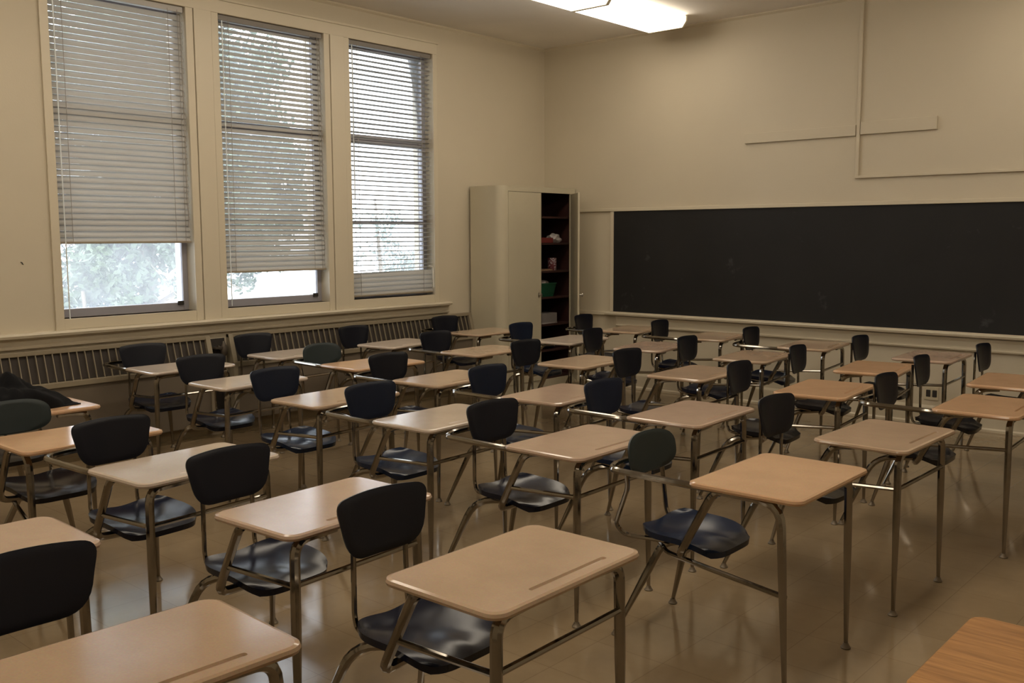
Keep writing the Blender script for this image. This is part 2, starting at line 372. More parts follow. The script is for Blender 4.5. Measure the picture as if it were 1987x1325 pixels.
# ------------------------------------------------------------------ blinds
def slat_mesh(w):
    bm = bmesh.new(); n = 4; wd = .050
    top = []; bot = []
    for i in range(n + 1):
        u = -wd / 2 + wd * i / n; c = .0055 * (1 - (2 * u / wd) ** 2)
        top.append((u, c + .0006)); bot.append((u, c - .0006))
    prism(bm, top + bot[::-1], 'y', -w / 2, w / 2)
    return mesh_of('slat', bm, M_slat, False)
def blind(n, a, b, bottom, tilt, label, closed_below=None, sag=0.):
    w = b - a - .02; xc = X0 - .030
    root = empty('venetian_blind', (xc, (a + b) / 2, bottom)); tag(root, label, 'blind', 'venetian blinds on the windows')
    top = WT - bottom
    boxes('head_rail', [(-.026, .026, -w / 2, w / 2, top - .045, top - .004)], M_railslat if n == 1 else mat('grey_head_rail', (.20, .18, .16), .5), root, .002)
    boxes('bottom_rail', [(-.024, .024, -w / 2, w / 2, 0, .016)], mat('blind_bottom_rail', (.30, .25, .18), .5), root, .004)
    me = slat_mesh(w); z = .028; pitch = .0435; k = 0
    while z < top - .055:
        t = tilt(z) + random.uniform(-2.6, 2.6)
        s = link_mesh('slat', me, root, (0, random.uniform(-.003, .003), z), (0, math.radians(t), 0))
        if n == 3 and z < .25: s.rotation_euler.x = math.radians(1.2)
        s.rotation_euler.x += math.radians(random.uniform(-.10, .10))
        z += pitch
    for y in ((-w / 2 + .09, w / 2 - .13, w / 2 - .05) if n != 3 else (-w / 2 + .09, w / 2 - .13)):
        bm = bmesh.new(); tube(bm, [(.029, y, .01), (.029, y, top - .03)], .0022, seg=5); obj('ladder_cord', bm, M_cord, root)
        bm = bmesh.new(); tube(bm, [(-.029, y, .01), (-.029, y, top - .03)], .0022, seg=5); obj('ladder_cord', bm, M_cord, root)
    bm = bmesh.new(); yw = -w / 2 + .03
    tube(bm, [(.034, yw, top - .05), (.036, yw + .004, -.10 if n == 3 else -.60 + max(0, 1.58 - bottom) * 1.3)], .0045, seg=6) if n < 3 else tube(bm, [(.034, yw, top - .05), (.036, yw, .9)], .0045, seg=6)
    obj('tilt_wand', bm, M_wand, root, smooth=True)
    if n == 3:
        bm = bmesh.new(); yy = w / 2 - .012
        tube(bm, [(.036, yy - .05, .265), (.04, yy, .255), (.04, yy + .004, .05)], .0065, bend=.02, seg=6); obj('lift_cord', bm, mat('white_cord', (.75, .72, .65), .7), root, smooth=True)
    else:
        bm = bmesh.new(); yy = w / 2 - .035
        tube(bm, [(.036, yy, top - .05), (.038, yy + .004, .8), (.036, yy, .32), (.037, yy + .012, .22), (.037, yy + .004, .12)], .003, seg=5); obj('lift_cord', bm, M_cord, root)
    return root
blind(1, *WIN[0], 1.575, lambda z: 62, 'closed grey venetian blind lowered two thirds down the leftmost window')
blind(2, *WIN[1], 1.325, lambda z: 44 + max(0, .4 - z) * 55, 'half tilted venetian blind with a leafy tree behind it, middle window')
blind(3, *WIN[2], 1.062, lambda z: 64 if z < .22 else -9, 'open venetian blind reaching the sill on the window nearest the cabinet')

# ------------------------------------------------------------------ radiator covers
def radiator(y0, y1, label):
    root = empty('radiator_cover', (X0, (y0 + y1) / 2, 0)); tag(root, label, 'radiator', 'radiator covers under the windows')
    h = (y1 - y0) / 2
    boxes('top_cap', [(.001, .036, -h, h, .800, .832)], M_grille, root, .004)
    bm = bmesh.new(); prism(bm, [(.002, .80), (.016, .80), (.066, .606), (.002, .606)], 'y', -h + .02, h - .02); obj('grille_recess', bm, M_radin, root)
    bm = bmesh.new()
    prism(bm, [(.020, .806), (.034, .806), (.094, .600), (.080, .600)], 'y', -.0026, .0026); me = mesh_of('grille_bar', bm, M_grille)
    n = int((2 * h - .06) / .0575); st = (2 * h - .06) / n
    for i in range(1, n): link_mesh('grille_bar', me, root, (0, -h + .03 + st * i, 0))
    for s in (-1, 1):
        bm = bmesh.new(); y = s * (h - .02)
        prism(bm, [(.001, .826), (.036, .826), (.100, .600), (.100, .06), (.001, .06)], 'y', y - .02, y + .02); obj('end_panel', bm, M_grille, root)
    boxes('ledge', [(.001, .104, -h + .04, h - .04, .562, .602)], M_grille, root, .004)
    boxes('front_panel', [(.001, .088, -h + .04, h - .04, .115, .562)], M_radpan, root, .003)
    return root
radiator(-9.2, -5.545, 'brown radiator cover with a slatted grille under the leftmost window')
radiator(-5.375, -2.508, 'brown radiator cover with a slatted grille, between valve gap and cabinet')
root = empty('radiator_valve', (X0 + .05, -5.46, 0)); tag(root, 'dark pipe and valve in the gap between the two radiator covers', 'valve')
bm = bmesh.new(); tube(bm, [(0, .03, 0), (0, .03, .70), (0, -.03, .74)], .014, bend=.03, seg=8); obj('pipe', bm, M_pipe, root, smooth=True)
bm = bmesh.new(); lathe(bm, [(.02, .66), (.028, .68), (.028, .73), (.018, .75), (.01, .78)], 0, .03, 10); obj('valve_body', bm, M_pipe, root, smooth=True)
boxes('back_plate', [(-.048, -.04, -.062, .062, .10, .80)], M_dark, root)
boxes('bracket', [(-.03, .02, -.058, .02, .72, .735)], M_pipe, root)

# ------------------------------------------------------------------ blackboard
bx0, bx1, bz0, bz1 = 2.003, 8.4, .811, 1.874
root = empty('blackboard', ((bx0 + bx1) / 2, Y0, bz0)); tag(root, 'long black slate chalkboard with cream frame and chalk tray', 'blackboard')
c = (bx0 + bx1) / 2; hw = (bx1 - bx0) / 2
boxes('slate', [(-hw, hw, -.010, 0, 0, bz1 - bz0)], M_board, root)
boxes('frame_rail', [(-hw - .037, hw + .037, -.024, 0, bz1 - bz0, bz1 - bz0 + .034)], M_trim, root, .003)
for s in (-1, 1): boxes('frame_stile', [(s * (hw + .0185) - .0185, s * (hw + .0185) + .0185, -.022, 0, 0, bz1 - bz0)], M_trim, root, .003)
bm = bmesh.new(); prism(bm, [(0, 0), (-.014, 0), (-.014, -.004), (-.070, -.012), (-.078, -.006), (-.084, -.014), (-.080, -.030), (-.06, -.040), (0, -.046)], 'x', -hw - .07, hw + .07); obj('chalk_tray', bm, M_trim, root, smooth=False)
bm = bmesh.new(); prism(bm, [(0, -.046), (-.045, -.046), (-.030, -.075), (-.022, -.12), (-.022, -.132), (-.034, -.140), (-.030, -.152), (0, -.156)], 'x', -hw + .05, hw - .05); obj('tray_apron', bm, M_trim, root)
# chalk smudge haze on the slate is in its material; outlet on the wall
root = empty('wall_outlet', (5.318, Y0, .27)); tag(root, 'cream electrical outlet plate low on the blackboard wall', 'outlet')
boxes('cover_plate', [(-.058, .058, -.008, 0, -.058, .058)], M_outlet, root, .003)
for s in (-1, 1): boxes('socket', [(s * .026 - .018, s * .026 + .018, -.011, -.006, -.03, .03)], M_dark, root, .004)

# ------------------------------------------------------------------ cabinet
CX0, CX1, CY0, CY1, CH = X0 + .030, 1.50, -2.50, Y0 - .031, 2.125
root = empty('storage_cabinet', (CX1, CY0, 0)); tag(root, 'tall cream storage cabinet in the corner with one door open', 'cabinet')
def cab(x0, x1, y0, y1, z0, z1): return (x0 - CX1, x1 - CX1, y0 - CY0, y1 - CY0, z0, z1)
t = .02
# near side with rounded vertical corner
R = .10; ol = [(CX0 - CX1, 0), (-R, 0)] + [(-R + R * math.sin(a), R - R * math.cos(a)) for a in [PI / 2 * i / 8 for i in range(1, 9)]]
il = [(0 - t, R), ] + [(-R + (R - t) * math.sin(a), R - (R - t) * math.cos(a)) for a in [PI / 2 * i / 8 for i in range(7, -1, -1)]] + [(CX0 - CX1, t)]
bm = bmesh.new(); prism(bm, ol + il, 'z', 0, CH - .022); obj('side_panel', bm, M_cab, root, smooth=True)
boxes('side_panel', [cab(CX0, CX1, CY1 - t, CY1, 0, CH - .022)], M_cab, root, .002)
boxes('back_panel', [cab(CX0, CX0 + .01, CY0 + t, CY1 - t, 0, CH)], M_cabin, root)
bm = bmesh.new(); prism(bm, ol + [(0, CY1 - CY0), (CX0 - CX1, CY1 - CY0)], 'z', CH - .022, CH + .001); obj('top_panel', bm, M_cab, root)
D0, DM, D1, DT, DB = CY0 + R, -1.875, -1.375, 2.070, .085
boxes('face_frame', [cab(CX1 - .018, CX1, D0, CY1 - t, DT, CH - .022), cab(CX1 - .018, CX1, D1, CY1 - t, DB, DT), cab(CX1 - .018, CX1 - .004, D0, CY1 - t, .0, DB)], M_cab, root, .001)
def cdoor(name, label, ang, hinge_y, w, sgn):
    d = empty('door'); d.parent = root; d.location = (.001, hinge_y - CY0, 0)
    return d
o = boxes('door', [(.002, .020, 0, DM - D0 - .006, DB + .004, DT - .004)], M_cab, root, .003); o.location = (-.016, D0 + .003 - CY0, 0); o['label'] = 'closed left cabinet door'
bm = bmesh.new(); lathe(bm, [(.018, 0), (.018, .004), (.006, .006), (.006, .03), (.013, .034), (.013, .042), (.004, .046)], 0, 0, 12)
for v in bm.verts: v.co = Vector((v.co.z, v.co.x * .7, v.co.y * 1.5))
k = obj('handle', bm, M_steel, o, smooth=True); k.location = (.020, DM - D0 - .05, 1.0)
do = boxes('door', [(-.002, .018, -(D1 - DM) + .004, 0, DB + .004, DT - .004)], M_cab, root, .003); do.location = (.004, D1 - CY0, 0); do.rotation_euler = (0, 0, math.radians(46.5)); do['label'] = 'open right cabinet door seen nearly edge on'
bm = bmesh.new(); lathe(bm, [(.018, 0), (.018, .004), (.006, .006), (.006, .03), (.013, .034), (.013, .042), (.004, .046)], 0, 0, 12)
for v in bm.verts: v.co = Vector((v.co.z, v.co.x * .7, v.co.y * 1.5))
k = obj('handle', bm, M_steel, do, smooth=True); k.location = (.018, -(D1 - DM) + .05, 1.0)
SH = [1.824, 1.545, 1.247, .968, .676, .398, .10]
for z in SH:
    boxes('shelf', [cab(CX0 + .01, CX1 - .03, CY0 + .05, CY1 - t, z - .020, z)], M_cabin, root, .001)
boxes('lining', [cab(CX0 + .01, CX1 - .022, CY1 - t - .012, CY1 - t, .1, CH - .022)], M_cabin, root)
boxes('lining', [cab(CX0 + .01, CX1 - .10, CY0 + t, CY0 + t + .012, .1, CH - .022)], M_cabin, root)
# things on the shelves
def lump(name, m, loc, sx, sy, sz, seed, amp=.35, sub=3):
    bm = bmesh.new(); bmesh.ops.create_icosphere(bm, subdivisions=sub, radius=1)
    for v in bm.verts:
        nz = noise.noise(v.co * 1.8 + Vector((seed, seed * 2, 0))) * amp + noise.noise(v.co * 5 + Vector((seed, 0, 3))) * amp * .4
        v.co *= 1 + nz
        v.co = Vector((v.co.x * sx, v.co.y * sy, max(0, v.co.z * sz + sz * .75)))
    o = obj(name, bm, m, loc=loc, smooth=True); return o
M_white = mat('white_plastic_film', (.40, .36, .34), .35, bump=.3, bscale=40)
M_red = mat('red_card', (.14, .020, .017), .5)
tag(lump('plastic_bag', M_white, (1.37, -1.505, SH[1]), .07, .085, .055, 3), 'crumpled white plastic bag on the second cabinet shelf', 'bag')
b = boxes('snack_box', [(-.06, .06, -.16, .16, 0, .055)], M_red, bev=.003); b.location = (1.38, -1.76, SH[1]); tag(b, 'low red box beside the white bag in the cabinet', 'box')
bm = bmesh.new(); lathe(bm, [(.046, 0), (.048, .004), (.048, .128), (.044, .134)], 0, 0, 18)
tin = obj('tin', bm, None, loc=(1.36, -1.52, SH[2]), smooth=True); tag(tin, 'red and white patterned tin on the third cabinet shelf', 'tin')
def tin_mat():
    m = bpy.data.materials.new('patterned_tin'); m.use_nodes = True; nt = m.node_tree; b = nt.nodes['Principled BSDF']; L = nt.links.new; N = nt.nodes.new
    tc = N('ShaderNodeTexCoord'); v = N('ShaderNodeTexVoronoi'); v.inputs['Scale'].default_value = 45
    r = N('ShaderNodeValToRGB'); r.color_ramp.elements[0].position = .35; r.color_ramp.elements[1].position = .45
    r.color_ramp.elements[0].color = (.36, .32, .33, 1); r.color_ramp.elements[1].color = (.12, .018, .024, 1)
    L(tc.outputs['Object'], v.inputs['Vector']); L(v.outputs['Distance'], r.inputs[0]); L(r.outputs[0], b.inputs['Base Color']); b.inputs['Roughness'].default_value = .4
    return m
tin.data.materials.clear(); tin.data.materials.append(tin_mat())
# green bin: tapered, open
bm = bmesh.new()
def ring(w, d, z): return [bm.verts.new((x, y, z)) for x, y in rrect(w, d, .025, 4)]
rs = [ring(.22, .26, 0), ring(.26, .31, .135), ring(.275, .325, .137), ring(.275, .325, .147), ring(.25, .30, .147), ring(.21, .25, .006)]
for A, B in zip(rs, rs[1:]):
    n = len(A)
    for i in range(n): bm.faces.new((A[i], A[(i + 1) % n], B[(i + 1) % n], B[i]))
bm.faces.new(rs[0][::-1]); bm.faces.new(rs[-1])
o = obj('plastic_bin', bm, mat('green_plastic', (.004, .065, .032), .4), loc=(1.32, -1.70, SH[3]), smooth=True); tag(o, 'green plastic bin on the fourth cabinet shelf', 'bin')
tag(lump('paper_bundle', M_white, (1.32, -1.70, SH[3] + .10), .10, .12, .045, 9, .25), 'white papers heaped in the green bin', 'papers')
for i, (w, d, h, yy, r) in enumerate([(.20, .27, .012, -1.66, .05), (.19, .25, .10, -1.655, -.03)]):
    b = boxes('paper_stack' if i else 'folder', [(-w / 2, w / 2, -d / 2, d / 2, 0, h)], mat('grey_paper', (.19, .17, .16), .8) if i else M_white, bev=.002)
    b.location = (1.34, yy, SH[4] + (.012 if i else 0)); b.rotation_euler.z = r
    tag(b, 'pale stack of papers on the fifth cabinet shelf' if i else 'flat white folder under the stack of papers in the cabinet', 'papers' if i else 'folder')
tag(lump('dark_pouch', M_bag, (1.34, -1.62, SH[5]), .10, .13, .05, 12, .2), 'dark soft pouch on the low cabinet shelf', 'pouch')
tag(lump('cloth_bundle', M_white, (1.36, -1.60, SH[6]), .09, .17, .05, 21, .2), 'whitish cloth bundle at the bottom of the cabinet', 'cloth')
b = boxes('book', [(-.09, .09, -.12, .12, 0, .018)], mat('brown_book', (.2, .12, .07), .6), bev=.002); b.location = (1.36, -1.74, SH[2]); tag(b, 'flat brown book on the third cabinet shelf', 'book')

# ------------------------------------------------------------------ ceiling lights
def lamp_mesh():
    bm = bmesh.new(); prof = [(-.225, 0), (-.225, -.045), (-.185, -.098), (.185, -.098), (.225, -.045), (.225, 0)]
    prism(bm, prof, 'y', -.585, .585); return mesh_of('lens', bm, M_lamp)
def cap_mesh():
    bm = bmesh.new(); prof = [(-.229, 0), (-.229, -.047), (-.187, -.102), (.187, -.102), (.229, -.047), (.229, 0)]
    prism(bm, prof, 'y', -.010, .010); return mesh_of('end_cap', bm, M_lampcap)
LM, CM = lamp_mesh(), cap_mesh()
bmh = bmesh.new(); box(bmh, -.10, .10, -.60, .60, -.012, 0, .002); HM = mesh_of('housing', bmh, M_lamphouse)
def ceiling_light(x, y, label):
    r = empty('ceiling_light', (x, y, ZC)); tag(r, label, 'ceiling light', 'fluorescent ceiling lights')
    link_mesh('housing', HM, r); link_mesh('lens', LM, r, (0, 0, -.012))
    link_mesh('end_cap', CM, r, (0, .597, -.012)); link_mesh('end_cap', CM, r, (0, -.597, -.012))
ROWS = [(2.87, 'row nearest the windows'), (6.35, 'middle row outside the picture')]
ORD = ['first', 'second', 'third', 'fourth', 'fifth', 'sixth', 'seventh', 'eighth']
for x, nm in ROWS:
    for k in range(8):
        ceiling_light(x, -2.27 - 1.215 * k, 'lit fluorescent ceiling light, %s from the blackboard wall, %s' % (ORD[k], nm))

# ------------------------------------------------------------------ student desks
def desktop_mesh(L, Wd, m, groove=True):
    bm = bmesh.new(); r = .045; n = 6; z = .725
    prof = [(.012, -.022), (.003, -.019), (0, -.011), (.003, -.003), (.012, 0)]
    rings = []
    for ins, dz in prof:
        rings.append([bm.verts.new((x, y, z + dz)) for x, y in rrect(L - 2 * ins, Wd - 2 * ins, r - ins * .5, n)])
    N = len(rings[0])
    for A, B in zip(rings, rings[1:]):
        for i in range(N): bm.faces.new((A[i], A[(i + 1) % N], B[(i + 1) % N], B[i]))
    bm.faces.new(rings[0][::-1])
    top = rings[-1]
    edges = [bm.edges.get((top[i], top[(i + 1) % N])) for i in range(N)]
    if groove:
        g = [(x + .158, y + .03) for x, y in rrect(.018, .33, .0085, 4)]
        G0 = [bm.verts.new((x, y, z)) for x, y in g]; G1 = [bm.verts.new((.158 + (x - .158) * .55, .03 + (y - .03) * .985, z - .006)) for x, y in g]
        k = len(g)
        ge = [bm.edges.new((G0[i], G0[(i + 1) % k])) for i in range(k)]
        for i in range(k): bm.faces.new((G0[i], G0[(i + 1) % k], G1[(i + 1) % k], G1[i]))
        bm.faces.new(G1)
        bmesh.ops.triangle_fill(bm, edges=edges + ge, use_beauty=True)
    else: bm.faces.new(top)
    me = mesh_of('desktop', bm, m, True)
    for p in me.polygons:
        if abs(p.normal.z) > .99: p.use_smooth = False
    return me
def seat_mesh(m, cy=.02):
    bm = bmesh.new(); n = 16; g = []; th = .012
    for i in range(n + 1):
        row = []
        for j in range(n + 1):
            u, v = 2 * i / n - 1, 2 * j / n - 1                        # u: back -> front
            a = u * math.sqrt(1 - abs(v) ** 5 * .33); b = v * math.sqrt(1 - abs(u) ** 5 * .33)
            k = 1.0
            x = -.362 + a * .184; y = cy + b * .190 * (1 - .03 * u)
            e = max(abs(u), abs(v)) ** 2
            z = .438 - .016 * (1 - e) - .010 * math.exp(-((v) / .45) ** 2) * (1 - u) * .5
            z += .014 * max(0, -u) ** 3 - .030 * max(0, u) ** 3 + .010 * abs(v) ** 3 * (1 - max(0, u))
            z += .008 * math.exp(-(v / .16) ** 2) * max(0, u) * (1 - u * u) * 2
            row.append((x, y, z))
        g.append(row)
    T = [[bm.verts.new(p) for p in row] for row in g]
    B = [[bm.verts.new((p[0] * .985 - .36 * .015, cy + (p[1] - cy) * .985, p[2] - th - (.012 if max(abs(2 * i / n - 1), abs(2 * j / n - 1)) > .99 else 0))) for j, p in enumerate(row)] for i, row in enumerate(g)]
    for i in range(n):
        for j in range(n):
            bm.faces.new((T[i][j], T[i + 1][j], T[i + 1][j + 1], T[i][j + 1])); bm.faces.new((B[i][j], B[i][j + 1], B[i + 1][j + 1], B[i + 1][j]))
    per = [(i, 0) for i in range(n)] + [(n, j) for j in range(n)] + [(i, n) for i in range(n, 0, -1)] + [(0, j) for j in range(n, 0, -1)]
    for q in range(len(per)):
        a, b = per[q], per[(q + 1) % len(per)]
        bm.faces.new((T[a[0]][a[1]], T[b[0]][b[1]], B[b[0]][b[1]], B[a[0]][a[1]]))
    me = mesh_of('seat', bm, m, True); return me
def back_mesh(m, oval=False, cy=-.015):
    """shell back: outline wider at the top, gently wrapped round the sitter"""
    bm = bmesh.new()
    if oval:
        cyy, zc, a, b = -.062, .748, .172, .082; pts = []
        for i in range(40):
            t = 2 * PI * i / 40; c, s = math.cos(t), math.sin(t); e = 2 / 2.9
            pts.append((math.copysign(abs(c) ** e, c) * a, math.copysign(abs(s) ** e, s) * b))
    else:
        cyy, zc = cy, .748; pts = []
        wt, wb, hh = .190, .148, .093
        cs = [(wt, hh - .008, .045), (-wt, hh - .008, .045), (-wb, -hh, .070), (wb, -hh, .070)]
        P = [Vector((x, y)) for x, y, _ in cs]
        for i in range(4):
            a, b, c = P[i - 1], P[i], P[(i + 1) % 4]; r = cs[i][2]
            d1, d2 = (a - b).normalized(), (c - b).normalized(); p, q = b + d1 * r, b + d2 * r
            for t in [k / 6 for k in range(7)]:
                w = p * (1 - t) ** 2 + b * 2 * t * (1 - t) + q * t * t; pts.append((w.x, w.y))
        # crown the top and belly the bottom
        dens = []
        for i in range(len(pts)):
            a, b = pts[i], pts[(i + 1) % len(pts)]; k = max(1, int(math.hypot(b[0] - a[0], b[1] - a[1]) / .03))
            for q in range(k): dens.append((a[0] + (b[0] - a[0]) * q / k, a[1] + (b[1] - a[1]) * q / k))
        pts = [(y, z + (.010 if z > 0 else -.008) * (1 - (y / .192) ** 2)) for y, z in dens]
    def surf(y, z, off): return (-.548 + .9 * y * y - .16 * z + off, cyy + y, zc + z)
    def rings(off, sc): return [[bm.verts.new(surf(y * f, z * f, off)) for y, z in pts] for f in sc]
    F = rings(.007, (.25, .5, .75, .93)); E = rings(.003, (.985, 1.0)); Bk = rings(-.005, (.985, .93, .75, .5, .25))
    seq = F + E + Bk; n = len(pts)
    for A, B in zip(seq, seq[1:]):
        for i in range(n): bm.faces.new((A[i], A[(i + 1) % n], B[(i + 1) % n], B[i]))
    for R_, off in ((seq[0], .007), (seq[-1], -.005)):
        c = bm.verts.new(surf(0, 0, off))
        for i in range(n): bm.faces.new((c, R_[i], R_[(i + 1) % n]))
    return mesh_of('backrest', bm, m, True)
CACHE = {}
def cached(key, fn):
    if key not in CACHE: CACHE[key] = fn()
    return CACHE[key]
def foot_mesh(x, y):
    bm = bmesh.new(); lathe(bm, [(.019, 0), (.020, .004), (.013, .012), (.010, .022)], x, y, 12); return mesh_of('foot_glide', bm, M_glide, True)
FRONT = {}
def part(name, key, fn, root): return link_mesh(name, cached(key, fn), root)
def student_desk(x, y, a, top, seat, back, kind, label, big=False):
    r = empty('student_desk', (x, y, 0), a); tag(r, label, 'desk', 'student desks with attached seats')
    part('desktop', ('top', top.name, big, kind == 'T3'), lambda: desktop_mesh(.445 if big else .42, .64, top, not big), r)
    part('seat', ('seat', seat.name), lambda: seat_mesh(seat), r)
    part('backrest', ('back', back.name, kind == 'T3'), lambda: back_mesh(back, kind == 'T3'), r)
    C = M_chrome
    t3 = kind == 'T3'
    # front legs
    for s in (-1, 1):
        if t3 and s < 0: pts = [(-.12, -.255, .694), (.13, -.268, .692), (.165, -.275, .02)]; bend = .085
        else: pts = [(.155, s * .10, .694), (.158, s * .264, .690), (.165, s * .275, .02)]; bend = .055
        l = part('front_leg', ('fl', t3, s), lambda: tube_mesh('front_leg', pts, .0165, C, bend=bend, r_end=.0085, ts=.5), r)
        link_mesh('foot_glide', cached(('ff', s), lambda: foot_mesh(.165, s * .275)), l)
    fy = .60 if not t3 else .64
    # rear legs
    for s in (-1, 1):
        xe, ye = (-.68, .245) if not t3 else (-.60, .22)
        pts = [(-.34, .03 + s * .07, .398), (-.54, .02 + s * .155, .385), (xe, .02 + s * ye, .02)] if not t3 else [(-.40, .02 + s * .06, .396), (-.46, .02 + s * .10, .380), (xe, .02 + s * ye, .02)]
        l = part('rear_leg', ('rl', t3, s), lambda: tube_mesh('rear_leg', pts, .0162, C, bend=.09, r_end=.0085, ts=.45), r)
        link_mesh('foot_glide', cached(('rf', t3, s), lambda: foot_mesh(xe, .02 + s * ye)), l)
    # upright carrying the seat on the sitter's right, running under the seat
    part('seat_upright', ('up', t3), lambda: tube_mesh('seat_upright', [(-.04, -.20, .694), (-.14, -.245, .690), (-.285, -.245, .415), (-.33, -.12, .392), (-.36, .16, .400)], .0160, C, bend=.05), r)
    if not t3:
        part('side_brace', ('sb',), lambda: tube_mesh('side_brace', [(-.232, -.245, .520), (.162, -.268, .548)], .0095, C), r)
        part('cross_brace', ('cb',), lambda: tube_mesh('cross_brace', [(.162, -.268, .550), (.163, .268, .553)], .0095, C), r)
    else:
        part('side_brace', ('sb3',), lambda: tube_mesh('side_brace', [(-.44, 0, .385), (-.52, -.03, .380), (-.40, -.14, .372), (.158, -.272, .365)], .010, C, bend=.03), r)
    # back posts
    for s in (-1, 1):
        if not t3: pts = [(-.562, -.005 + s * .105, .79), (-.558, -.005 + s * .11, .462), (-.545, -.005 + s * .11, .420), (-.40, s * .10, .405)]; rr = .0085
        elif s < 0: pts = [(-.50, -.285, .705), (-.515, -.25, .64), (-.635, -.16, .445), (-.60, -.14, .404), (-.40, -.09, .402)]; rr = .0095
        else: pts = [(-.565, .03, .76), (-.56, .07, .66), (-.56, .11, .46), (-.53, .11, .412), (-.40, .09, .405)]; rr = .0095
        part('back_post', ('bp', t3, s), lambda: tube_mesh('back_post', pts, rr, C, bend=.035), r)
    if kind in ('T2', 'T3'):
        part('arm_rail', ('arm', t3), lambda: tube_mesh('arm_rail', [(-.10, -.265, .700), (-.215, -.300, .708), (-.565, -.302, .712), (-.610, -.19, .712), (-.580, -.05, .720)], .0135, C, bend=.055, flat=1.0), r)
    part('mounting_bracket', ('mb',), lambda: (lambda bm: (box(bm, -.17, .18, -.02, .02, .696, .703), box(bm, -.02, .02, -.25, .25, .694, .7035), mesh_of('mounting_bracket', bm, M_glide))[-1])(bmesh.new()), r)
    return r
NAVY, BLU, BLK = (M_navy, M_navyb), (M_blue, M_blueb), (M_black, M_navyb)
GRN = (M_black, M_green)
ORDI = ['first', 'second', 'third', 'fourth', 'fifth', 'sixth', 'seventh']
LINES = [
 ('line nearest blackboard', [('T2', 2.748, -2.002, .14, T_tan, NAVY), ('T2', 3.692, -2.09, .13, T_tan, NAVY), ('T2', 4.667, -2.199, .11, T_tan, NAVY), ('T1', 5.650, -2.335, .047, T_beige, BLK), ('T1', 6.544, -2.355, .03, T_beige, BLK)]),
 ('second line from blackboard', [('T2', 1.800, -3.07, .0, T_tan, NAVY), ('T2', 2.863, -3.112, .09, T_sheen, BLU), ('T1', 3.690, -3.11, .17, T_beige, NAVY), ('T1', 4.636, -3.176, .12, T_tan, NAVY), ('T1', 5.568, -3.229, .13, T_orange, BLK), ('T1', 6.437, -3.298, .08, T_orange, BLK)]),
 ('third line from blackboard', [('T1', 1.913, -4.261, .095, T_sheen, NAVY), ('T2', 2.828, -4.180, .024, T_tan, NAVY), ('T1', 3.843, -4.214, .043, T_tan, BLK), ('T1', 4.761, -4.210, .039, T_tan, NAVY), ('T1', 5.678, -4.307, .089, T_orange, BLK), ('T2', 6.567, -4.291, .032, T_orange, BLK)]),
 ('fourth line from blackboard', [('T1', 1.812, -5.253, .026, T_sheen, NAVY), ('T3', 2.741, -5.258, -.030, T_orange, GRN), ('T2', 3.662, -5.420, .046, T_tan, NAVY), ('T2', 4.594, -5.438, .059, T_beige, BLU), ('T2', 5.483, -5.485, .039, T_beige, BLU), ('T1', 6.431, -5.392, -.021, T_tan, BLK)]),
 ('fifth line from blackboard', [('T2', 1.840, -6.240, -.030, T_sheen, NAVY), ('T1', 2.772, -6.304, .007, T_sheen, NAVY), ('T1', 3.686, -6.334, .050, T_tan, BLU), ('T2', 4.592, -6.372, .029, T_sheen, BLU), ('T2', 5.473, -6.376, .011, T_beige, NAVY), ('T3', 6.407, -6.397, .010, T_orange, (M_blue, M_green))]),
 ('sixth line from blackboard', [('T3', 2.744, -7.657, 0, T_orange, GRN), ('T3', 3.629, -7.783, .002, T_orange, GRN), ('T2', 4.501, -7.736, .060, T_sheen, NAVY), ('T1', 5.422, -7.749, .044, T_beige, NAVY), ('T1', 6.302, -7.782, .011, T_tan, NAVY)]),
 ('nearest line at the bottom left', [('T1', 5.036, -8.746, -.025, T_beige, NAVY), ('T1', 6.074, -8.787, -.040, T_dimmed, NAVY)]),
]
TOPN = {T_beige.name: 'pinkish beige', T_sheen.name: 'window-paled beige', T_orange.name: 'orange tan', T_tan.name: 'tan', T_dimmed.name: 'darkened tan'}
for ln, ds in LINES:
    for i, (k, x, y, a, t, (sm, bkm)) in enumerate(ds):
        lab = '%s desk%s, %s from windows in %s' % (TOPN[t.name], {'T1': '', 'T2': ' with arm rail', 'T3': ' with green oval back'}[k], ORDI[i], ln)
        if 'bottom left' in ln: lab = ['beige student desk cut by the left edge, behind a dark chair back', 'tan student desk with darkened top in the bottom left corner'][i]
        student_desk(x, y, a, t, sm, bkm, k, lab, big=(k == 'T3'))

# wood grain table in the lower right corner
root = empty('wood_table', (7.69, -7.63, 0)); tag(root, 'oak grain laminate table corner at the bottom right', 'table')
bm = bmesh.new(); z = .745; rings = []
for ins, dz in [(.004, -.028), (0, -.024), (0, -.004), (.004, 0)]:
    rings.append([bm.verts.new((xx, yy, z + dz)) for xx, yy in rrect(.64 - 2 * ins, .46 - 2 * ins, .03, 5)])
for A, B in zip(rings, rings[1:]):
    for i in range(len(A)): bm.faces.new((A[i], A[(i + 1) % len(A)], B[(i + 1) % len(A)], B[i]))
bm.faces.new(rings[0][::-1]); bm.faces.new(rings[-1]); obj('tabletop', bm, M_oak, root)
for sx in (-1, 1):
    for sy in (-1, 1):
        l = link_mesh('leg', tube_mesh('leg', [(sx * .24, sy * .15, .717), (sx * .28, sy * .19, .02)], .0135, M_chrome, r_end=.009), root)
        link_mesh('foot_glide', foot_mesh(sx * .28, sy * .19), l)
boxes('apron', [(-.25, .25, -.16, -.145, .66, .717), (-.25, .25, .145, .16, .66, .717), (-.25, -.235, -.145, .145, .66, .717), (.235, .25, -.145, .145, .66, .717)], M_glide, root)

